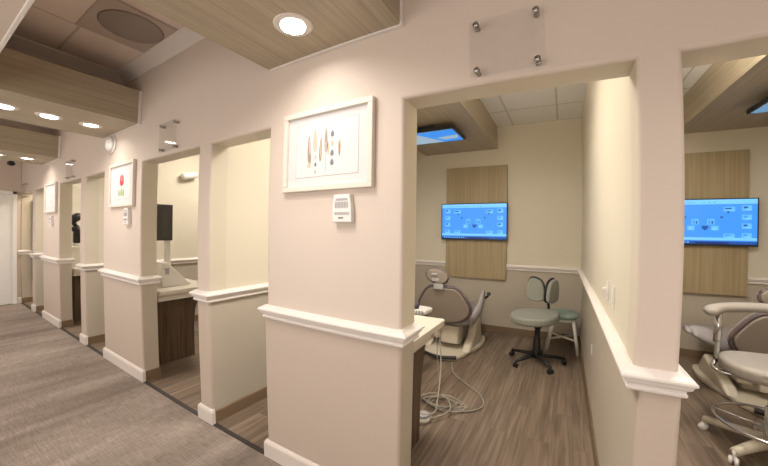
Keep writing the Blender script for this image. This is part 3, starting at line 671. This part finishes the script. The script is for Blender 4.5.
dental_chair((1.74, 3.98, 0), 'dental chair at the right edge, behind the stool with the padded arm', low=True)

# delivery unit beside the left chair, hoses on the floor
t = thing('delivery_unit', 'white instrument tray on an arm above the worktop end', 'dental unit', (-1.32, 3.05, 0))
b = MB(); b.prism([(p.x, p.y) for p in smooth_pts([(-.20, -.10, 0), (.09, -.10, 0), (.13, 0, 0), (.10, .10, 0), (-.2, .10, 0)], 3, True)], .05, loc=(0, 0, .665), bev=.015); b.build('tray', M['plastic'], t)
b = MB(); b.tube(smooth_pts([(-.1, 0, .66), (-.12, .15, .60), (-.30, .5, .45), (-.24, .78, .30)]), .028); b.build('arm', M['cream'], t)
b = MB(); b.lathe([(0, 0), (.035, .005), (.042, .03), (.03, .06), (0, .065)], loc=(.0, -.06, .716), n=16); b.build('cup', plain('plum_plastic', (.05, .04, .07), .4), t)
b = MB()
for k in range(4): b.tube([(.00+k*.03, -.09, .70), (.005+k*.03, -.13, .71), (.01+k*.03, -.15, .66)], .009, n=8)
b.build('handpiece', M['silver'], t)
b = MB()
b.tube(smooth_pts([(.08, -.15, .66), (.16, -.28, .45), (.20, -.30, .38), (.15, -.2, .58)], 8), .004, n=8)
b.tube(smooth_pts([(.11, -.15, .66), (.17, -.36, .3), (.22, -.5, .14), (.2, -.3, .5)], 8), .004, n=8); b.build('hose', M['tube'], t)
def coil(cx, cy, r, n, seed, z=.012, rr=.009):
    rd = random.Random(seed); P = []
    for i in range(n*8):
        a = i/8*2*PI; q = r*(.65+.35*rd.random()+.1*math.sin(a*.3)); P.append((cx+q*1.15*math.cos(a+seed)+.01*i/8, cy+q*.75*math.sin(a+seed), z+.012*(i % 16)/8+.004*rd.random()))
    return P
g = 'hoses tangled on the floor under the worktop'
b = MB(); P = coil(-.86, 2.60, .17, 3, 1)+[(-.80, 2.52, .02), (-.66, 2.56, .012), (-.55, 2.70, .012), (-.60, 2.88, .012), (-.78, 3.05, .012), (-.98, 3.25, .014), (-1.08, 3.50, .02)]
b.tube(smooth_pts(P, 3), .0055, n=8); tag(b.build('floor_hose', M['tubew']), 'thick pale hose coiled in loops on the planks', 'hose', g)
b = MB(); P = [(-1.10, 3.02, .50), (-1.06, 2.95, .30), (-1.0, 2.86, .10), (-.95, 2.72, .035)]+coil(-.88, 2.55, .12, 2, 4, .035)
b.tube(smooth_pts(P, 3), .004, n=8); tag(b.build('floor_hose', M['tube']), 'thin grey hose dropping from the tray into the coil', 'hose', g)
b = MB(); P = [(-1.04, 2.96, .46), (-.98, 2.84, .22), (-.90, 2.55, .06), (-.86, 2.36, .05), (-.96, 2.30, .05), (-1.08, 2.45, .05), (-1.0, 2.66, .05), (-.84, 2.62, .055), (-.76, 2.45, .05), (-.86, 2.28, .04)]
b.tube(smooth_pts(P, 5), .006, n=8); tag(b.build('floor_hose', M['tubew']), 'pale hose looping forward nearest the worktop panel', 'hose', g)
t = thing('foot_control', 'small pale foot control beside the hose coil', 'foot pedal', (-.93, 2.30, 0))
b = MB(); b.prism(ellipse(0, 0, .07, .085, 20), .03, bev=.008); b.build('base', M['tubew'], t)
b = MB(); b.prism(ellipse(0, .01, .045, .05, 16), .02, loc=(0, 0, .03), bev=.006); b.build('pedal', M['greyp'], t)
# white hoses in the second room
b = MB(); P = [(-3.62, 2.26, .74), (-3.60, 2.30, .55), (-3.52, 2.33, .30), (-3.60, 2.42, .10), (-3.78, 2.45, .03), (-3.7, 2.3, .03), (-3.55, 2.28, .12), (-3.50, 2.34, .45)]
b.tube(smooth_pts(P, 6), .006, n=8); tag(b.build('floor_hose', M['tubew']), 'pale looping hose hanging beside the second counter panel', 'hose')

# ------------------------------------------------------------------ stools
def star_base(t, arm_mat, caster_mat, R, z, n=5, ph=0, w=.035):
    for k in range(n):
        a = 2*PI*k/n+ph; c, s = math.cos(a), math.sin(a)
        b = MB(); b.tube([(c*.02, s*.02, z+.015), (c*R*.5, s*R*.5, z+.005), (c*R, s*R, z-.012)], [w*.62, w*.52, w*.40], n=8); leg = b.build('leg', arm_mat, t)
        b = MB()
        for q in (-.016, .016): b.lathe([(0, -.009), (.026, -.009), (.028, 0), (.026, .009), (0, .009)], loc=(c*R-s*q, s*R+c*q, .028), rot=RZ(a+PI/2+.4) @ RY(PI/2), n=14)
        b.box((c*R, s*R, .045), (.02, .03, .03), .004, rot=RZ(a)); b.tube([(c*R, s*R, .04), (c*R, s*R, z-.005)], .009, n=8)
        b.build('caster', caster_mat, leg)
t = thing('saddle_stool', 'grey-green stool with split backrest on a black five-star base', 'stool', (-.215, 3.97, 0), 0)
star_base(t, M['black'], M['black'], .31, .085, ph=math.radians(-58), w=.042)
b = MB(); b.lathe([(0, .07), (.045, .07), (.050, .13), (.042, .15), (.038, .30), (.030, .31), (.030, .40), (.06, .44), (.09, .49), (0, .49)], n=18); b.build('gas_lift', M['black'], t)
b = MB()
prof = smooth_pts([(-.27, -.02, 0), (-.22, -.19, 0), (-.04, -.27, 0), (.16, -.22, 0), (.26, -.04, 0), (.22, .16, 0), (.04, .22, 0), (-.18, .17, 0)], 4, True)
b.prism([(p.x, p.y*1.08) for p in prof], .095, loc=(-.03, 0, .495), bev=.032, seg=4, rot=RY(-.06) @ RX(.03)); b.build('seat', M['sage'], t)
b = MB(); b.tube(smooth_pts([(.05, .10, .47), (.10, .25, .48), (.10, .30, .58), (.085, .285, .72)]), .016, n=8); b.box((.08, .27, .74), (.12, .025, .06), .005); b.build('back_bracket', M['black'], t)
leafp = smooth_pts([(-.085, .0, 0), (-.09, .10, 0), (-.055, .215, 0), (.03, .255, 0), (.075, .20, 0), (.085, .09, 0), (.07, .0, 0), (-.01, -.03, 0)], 4, True)
for s, x, yaw, y in ((-1, -.055, -.12, .25), (1, .125, 1.02, .21)):
    rot = RZ(yaw) @ Matrix(((s, 0, 0, 0), (0, 0, 1, 0), (0, 1, 0, 0), (0, 0, 0, 1)))
    b = MB(); b.prism([(p.x*1.30, p.y*1.07) for p in leafp], .022, loc=(x, y, .70), rot=rot, bev=.006); lf = b.build('backrest_wing', M['black'], t)
    b = MB(); b.prism([(p.x*1.22, p.y) for p in leafp], .045, loc=Vector((x, y, .702))+(RZ(yaw) @ Vector((0, -.044, 0))), rot=rot, bev=.018, seg=3); b.build('wing_cushion', M['sage'], lf)
# low white wooden stool with mint cushion
t = thing('footstool', 'low white wooden stool with a mint cushion beside the side wall', 'stool', (.06, 4.58, 0), .0)
b = MB(); b.lathe([(0, .0), (.16, .0), (.185, .02), (.19, .045), (.165, .075), (.08, .088), (0, .09)], loc=(0, 0, .425), n=28); b.build('cushion', M['mint'], t)
b = MB(); b.lathe([(0, 0), (.165, 0), (.17, .012), (.165, .03), (0, .03)], loc=(0, 0, .395), n=28); b.build('seat_board', M['woodwhite'], t)
for sx in (-1, 1):
    for sy in (-1, 1):
        b = MB(); b.tube([(sx*.115, sy*.105, .40), (sx*.15, sy*.135, .2), (sx*.185, sy*.165, .0)], [.019, .021, .024], n=10); b.build('leg', M['woodwhite'], t)
b = MB(); b.tube([(-.155, -.14, .17), (.155, .14, .17)], .012); b.tube([(-.155, .14, .17), (.155, -.14, .17)], .012); b.build('stretcher', M['woodwhite'], t)
# assistant stool with curved arm, right foreground
t = thing('assistant_stool', 'large taupe stool with curved padded arm and chrome foot ring', 'stool', (1.36, 2.95, 0), 0)
star_base(t, M['cream'], M['plastic'], .34, .10, ph=math.radians(147), w=.062)
b = MB(); b.lathe([(0, .07), (.055, .07), (.055, .11), (.038, .125), (.038, .34), (0, .34)], n=20); b.build('column_cover', M['chrome'], t)
b = MB(); b.lathe([(0, .34), (.027, .34), (.027, .50), (.05, .52), (.07, .545), (0, .545)], n=18); b.build('gas_lift', M['black'], t)
b = MB(); b.tube([(.285*math.cos(2*PI*i/40), .285*math.sin(2*PI*i/40), .215) for i in range(40)], .011, n=8, closed=True)
for a in (.6, 2.7, 4.8): b.tube([(.03*math.cos(a), .03*math.sin(a), .20), (.285*math.cos(a), .285*math.sin(a), .215)], .008, n=8)
b.build('foot_ring', M['chrome'], t)
b = MB(); b.prism([(p.x, p.y) for p in smooth_pts([(-.27, .0, 0), (-.23, -.17, 0), (-.06, -.24, 0), (.2, -.2, 0), (.3, .0, 0), (.2, .22, 0), (-.06, .24, 0), (-.22, .17, 0)], 4, True)], .095, loc=(0, 0, .548), bev=.034, seg=4); b.build('seat', M['taupe'], t)
arc = [(-.36, -.10), (-.33, -.19), (-.24, -.27), (-.10, -.31), (.06, -.31), (.20, -.26), (.30, -.16)]
arc = [(-.34, -.02), (-.315, .06), (-.24, .15), (-.12, .22), (.02, .26), (.17, .25), (.31, .18), (.38, .07)]
P = smooth_pts([(x, y, .955+.02*i/7) for i, (x, y) in enumerate(arc)], 5); nP = len(P)
rad = [(.050 if 2 < i < nP-3 else .036 if 0 < i < nP-1 else .015) for i in range(nP)]
b = MB(); b.tube(P, rad, n=14, flat=.72); b.build('padded_arm', M['taupe'], t)
b = MB(); b.tube(smooth_pts([(-.265, .10, .93), (-.265, .10, .80), (-.265, .10, .60), (-.285, .09, .54), (-.24, .06, .515), (-.10, .02, .515), (0, 0, .525)], 5), .015, n=10); b.tube([(-.265, .10, .93), (-.265, .10, .72)], .024, n=12); b.build('arm_post', M['chrome'], t)

# ------------------------------------------------------------------ switches and outlets on the side wall
XW = .2615
def plate(y, z, w_, h, label, cat, n=1, group=None, lever=False):
    t = thing('light_switch' if cat == 'switch' else 'wall_outlet', label, cat, (XW, y, z), 0, group)
    b = MB(); b.b2(-.006, 0, -w_/2, w_/2, -h/2, h/2, .002); b.build('cover_plate', M['plastic'], t)
    b = MB()
    if cat == 'switch': b.b2(-.011, -.006, -.016, .016, -.033, .033, .002)
    else:
        for q in (-.02, .02): b.lathe([(0, 0), (.015, 0), (.015, .003), (0, .003)], loc=(-.006, 0, q), rot=RY(-PI/2), n=14)
    b.build('rocker' if cat == 'switch' else 'socket', M['white'], t)
    if lever: MB().box((-.018, .0, .005), (.026, .024, .024), .006).build('dial', M['white'], t)
plate(2.16, 1.175, .06, .115, 'white switch plate with a projecting dial nearer the rear of the side wall', 'switch', lever=True)
plate(1.93, 1.175, .06, .115, 'plain white switch plate closest to the pillar corner on the side wall', 'switch')
XW = .2815
plate(3.15, .505, .05, .085, 'small white outlet low on the side wall below the chair rail', 'outlet')

# ------------------------------------------------------------------ camera (wide lens with mild barrel curve)
F, K3, K4, YA, PT, RO = 324.2395, -.2113, .0505, .5165, -.0065, .0136
def to_world(v):
    x, y, z = v
    x, z = x*math.cos(RO)-z*math.sin(RO), x*math.sin(RO)+z*math.cos(RO)
    y, z = y*math.cos(PT)-z*math.sin(PT), y*math.sin(PT)+z*math.cos(PT)
    x, y = x*math.cos(YA)-y*math.sin(YA), x*math.sin(YA)+y*math.cos(YA)
    return Vector((x, y, z))
cd = bpy.data.cameras.new('camera'); co = bpy.data.objects.new('camera', cd); C.objects.link(co); scn.camera = co
r, fw, up = to_world((1, 0, 0)), to_world((0, 1, 0)), to_world((0, 0, 1))
co.matrix_world = Matrix(((r.x, up.x, -fw.x, 0), (r.y, up.y, -fw.y, 0), (r.z, up.z, -fw.z, 1.498), (0, 0, 0, 1)))
cd.type = 'PANO'; cd.panorama_type = 'FISHEYE_LENS_POLYNOMIAL'; cd.fisheye_fov = PI; cd.sensor_width = 36; cd.lens = 36*F/768; cd.clip_start = .05
q = 768/36/F
cd.fisheye_polynomial_k0 = 0; cd.fisheye_polynomial_k1 = -q; cd.fisheye_polynomial_k2 = 0; cd.fisheye_polynomial_k3 = -K3*q**3; cd.fisheye_polynomial_k4 = -K4*q**4

wd = bpy.data.worlds.new('world'); scn.world = wd; wd.use_nodes = True
wd.node_tree.nodes['Background'].inputs[0].default_value = (1, .9, .8, 1); wd.node_tree.nodes['Background'].inputs[1].default_value = .05
scn.view_settings.view_transform = 'Standard'; scn.view_settings.look = 'None'; scn.view_settings.gamma = 1; scn.view_settings.use_curve_mapping = False
scn.view_settings.exposure = 0.36
scn.cycles.use_denoising = True; scn.cycles.max_bounces = 10; scn.cycles.diffuse_bounces = 6; scn.cycles.sample_clamp_indirect = 4
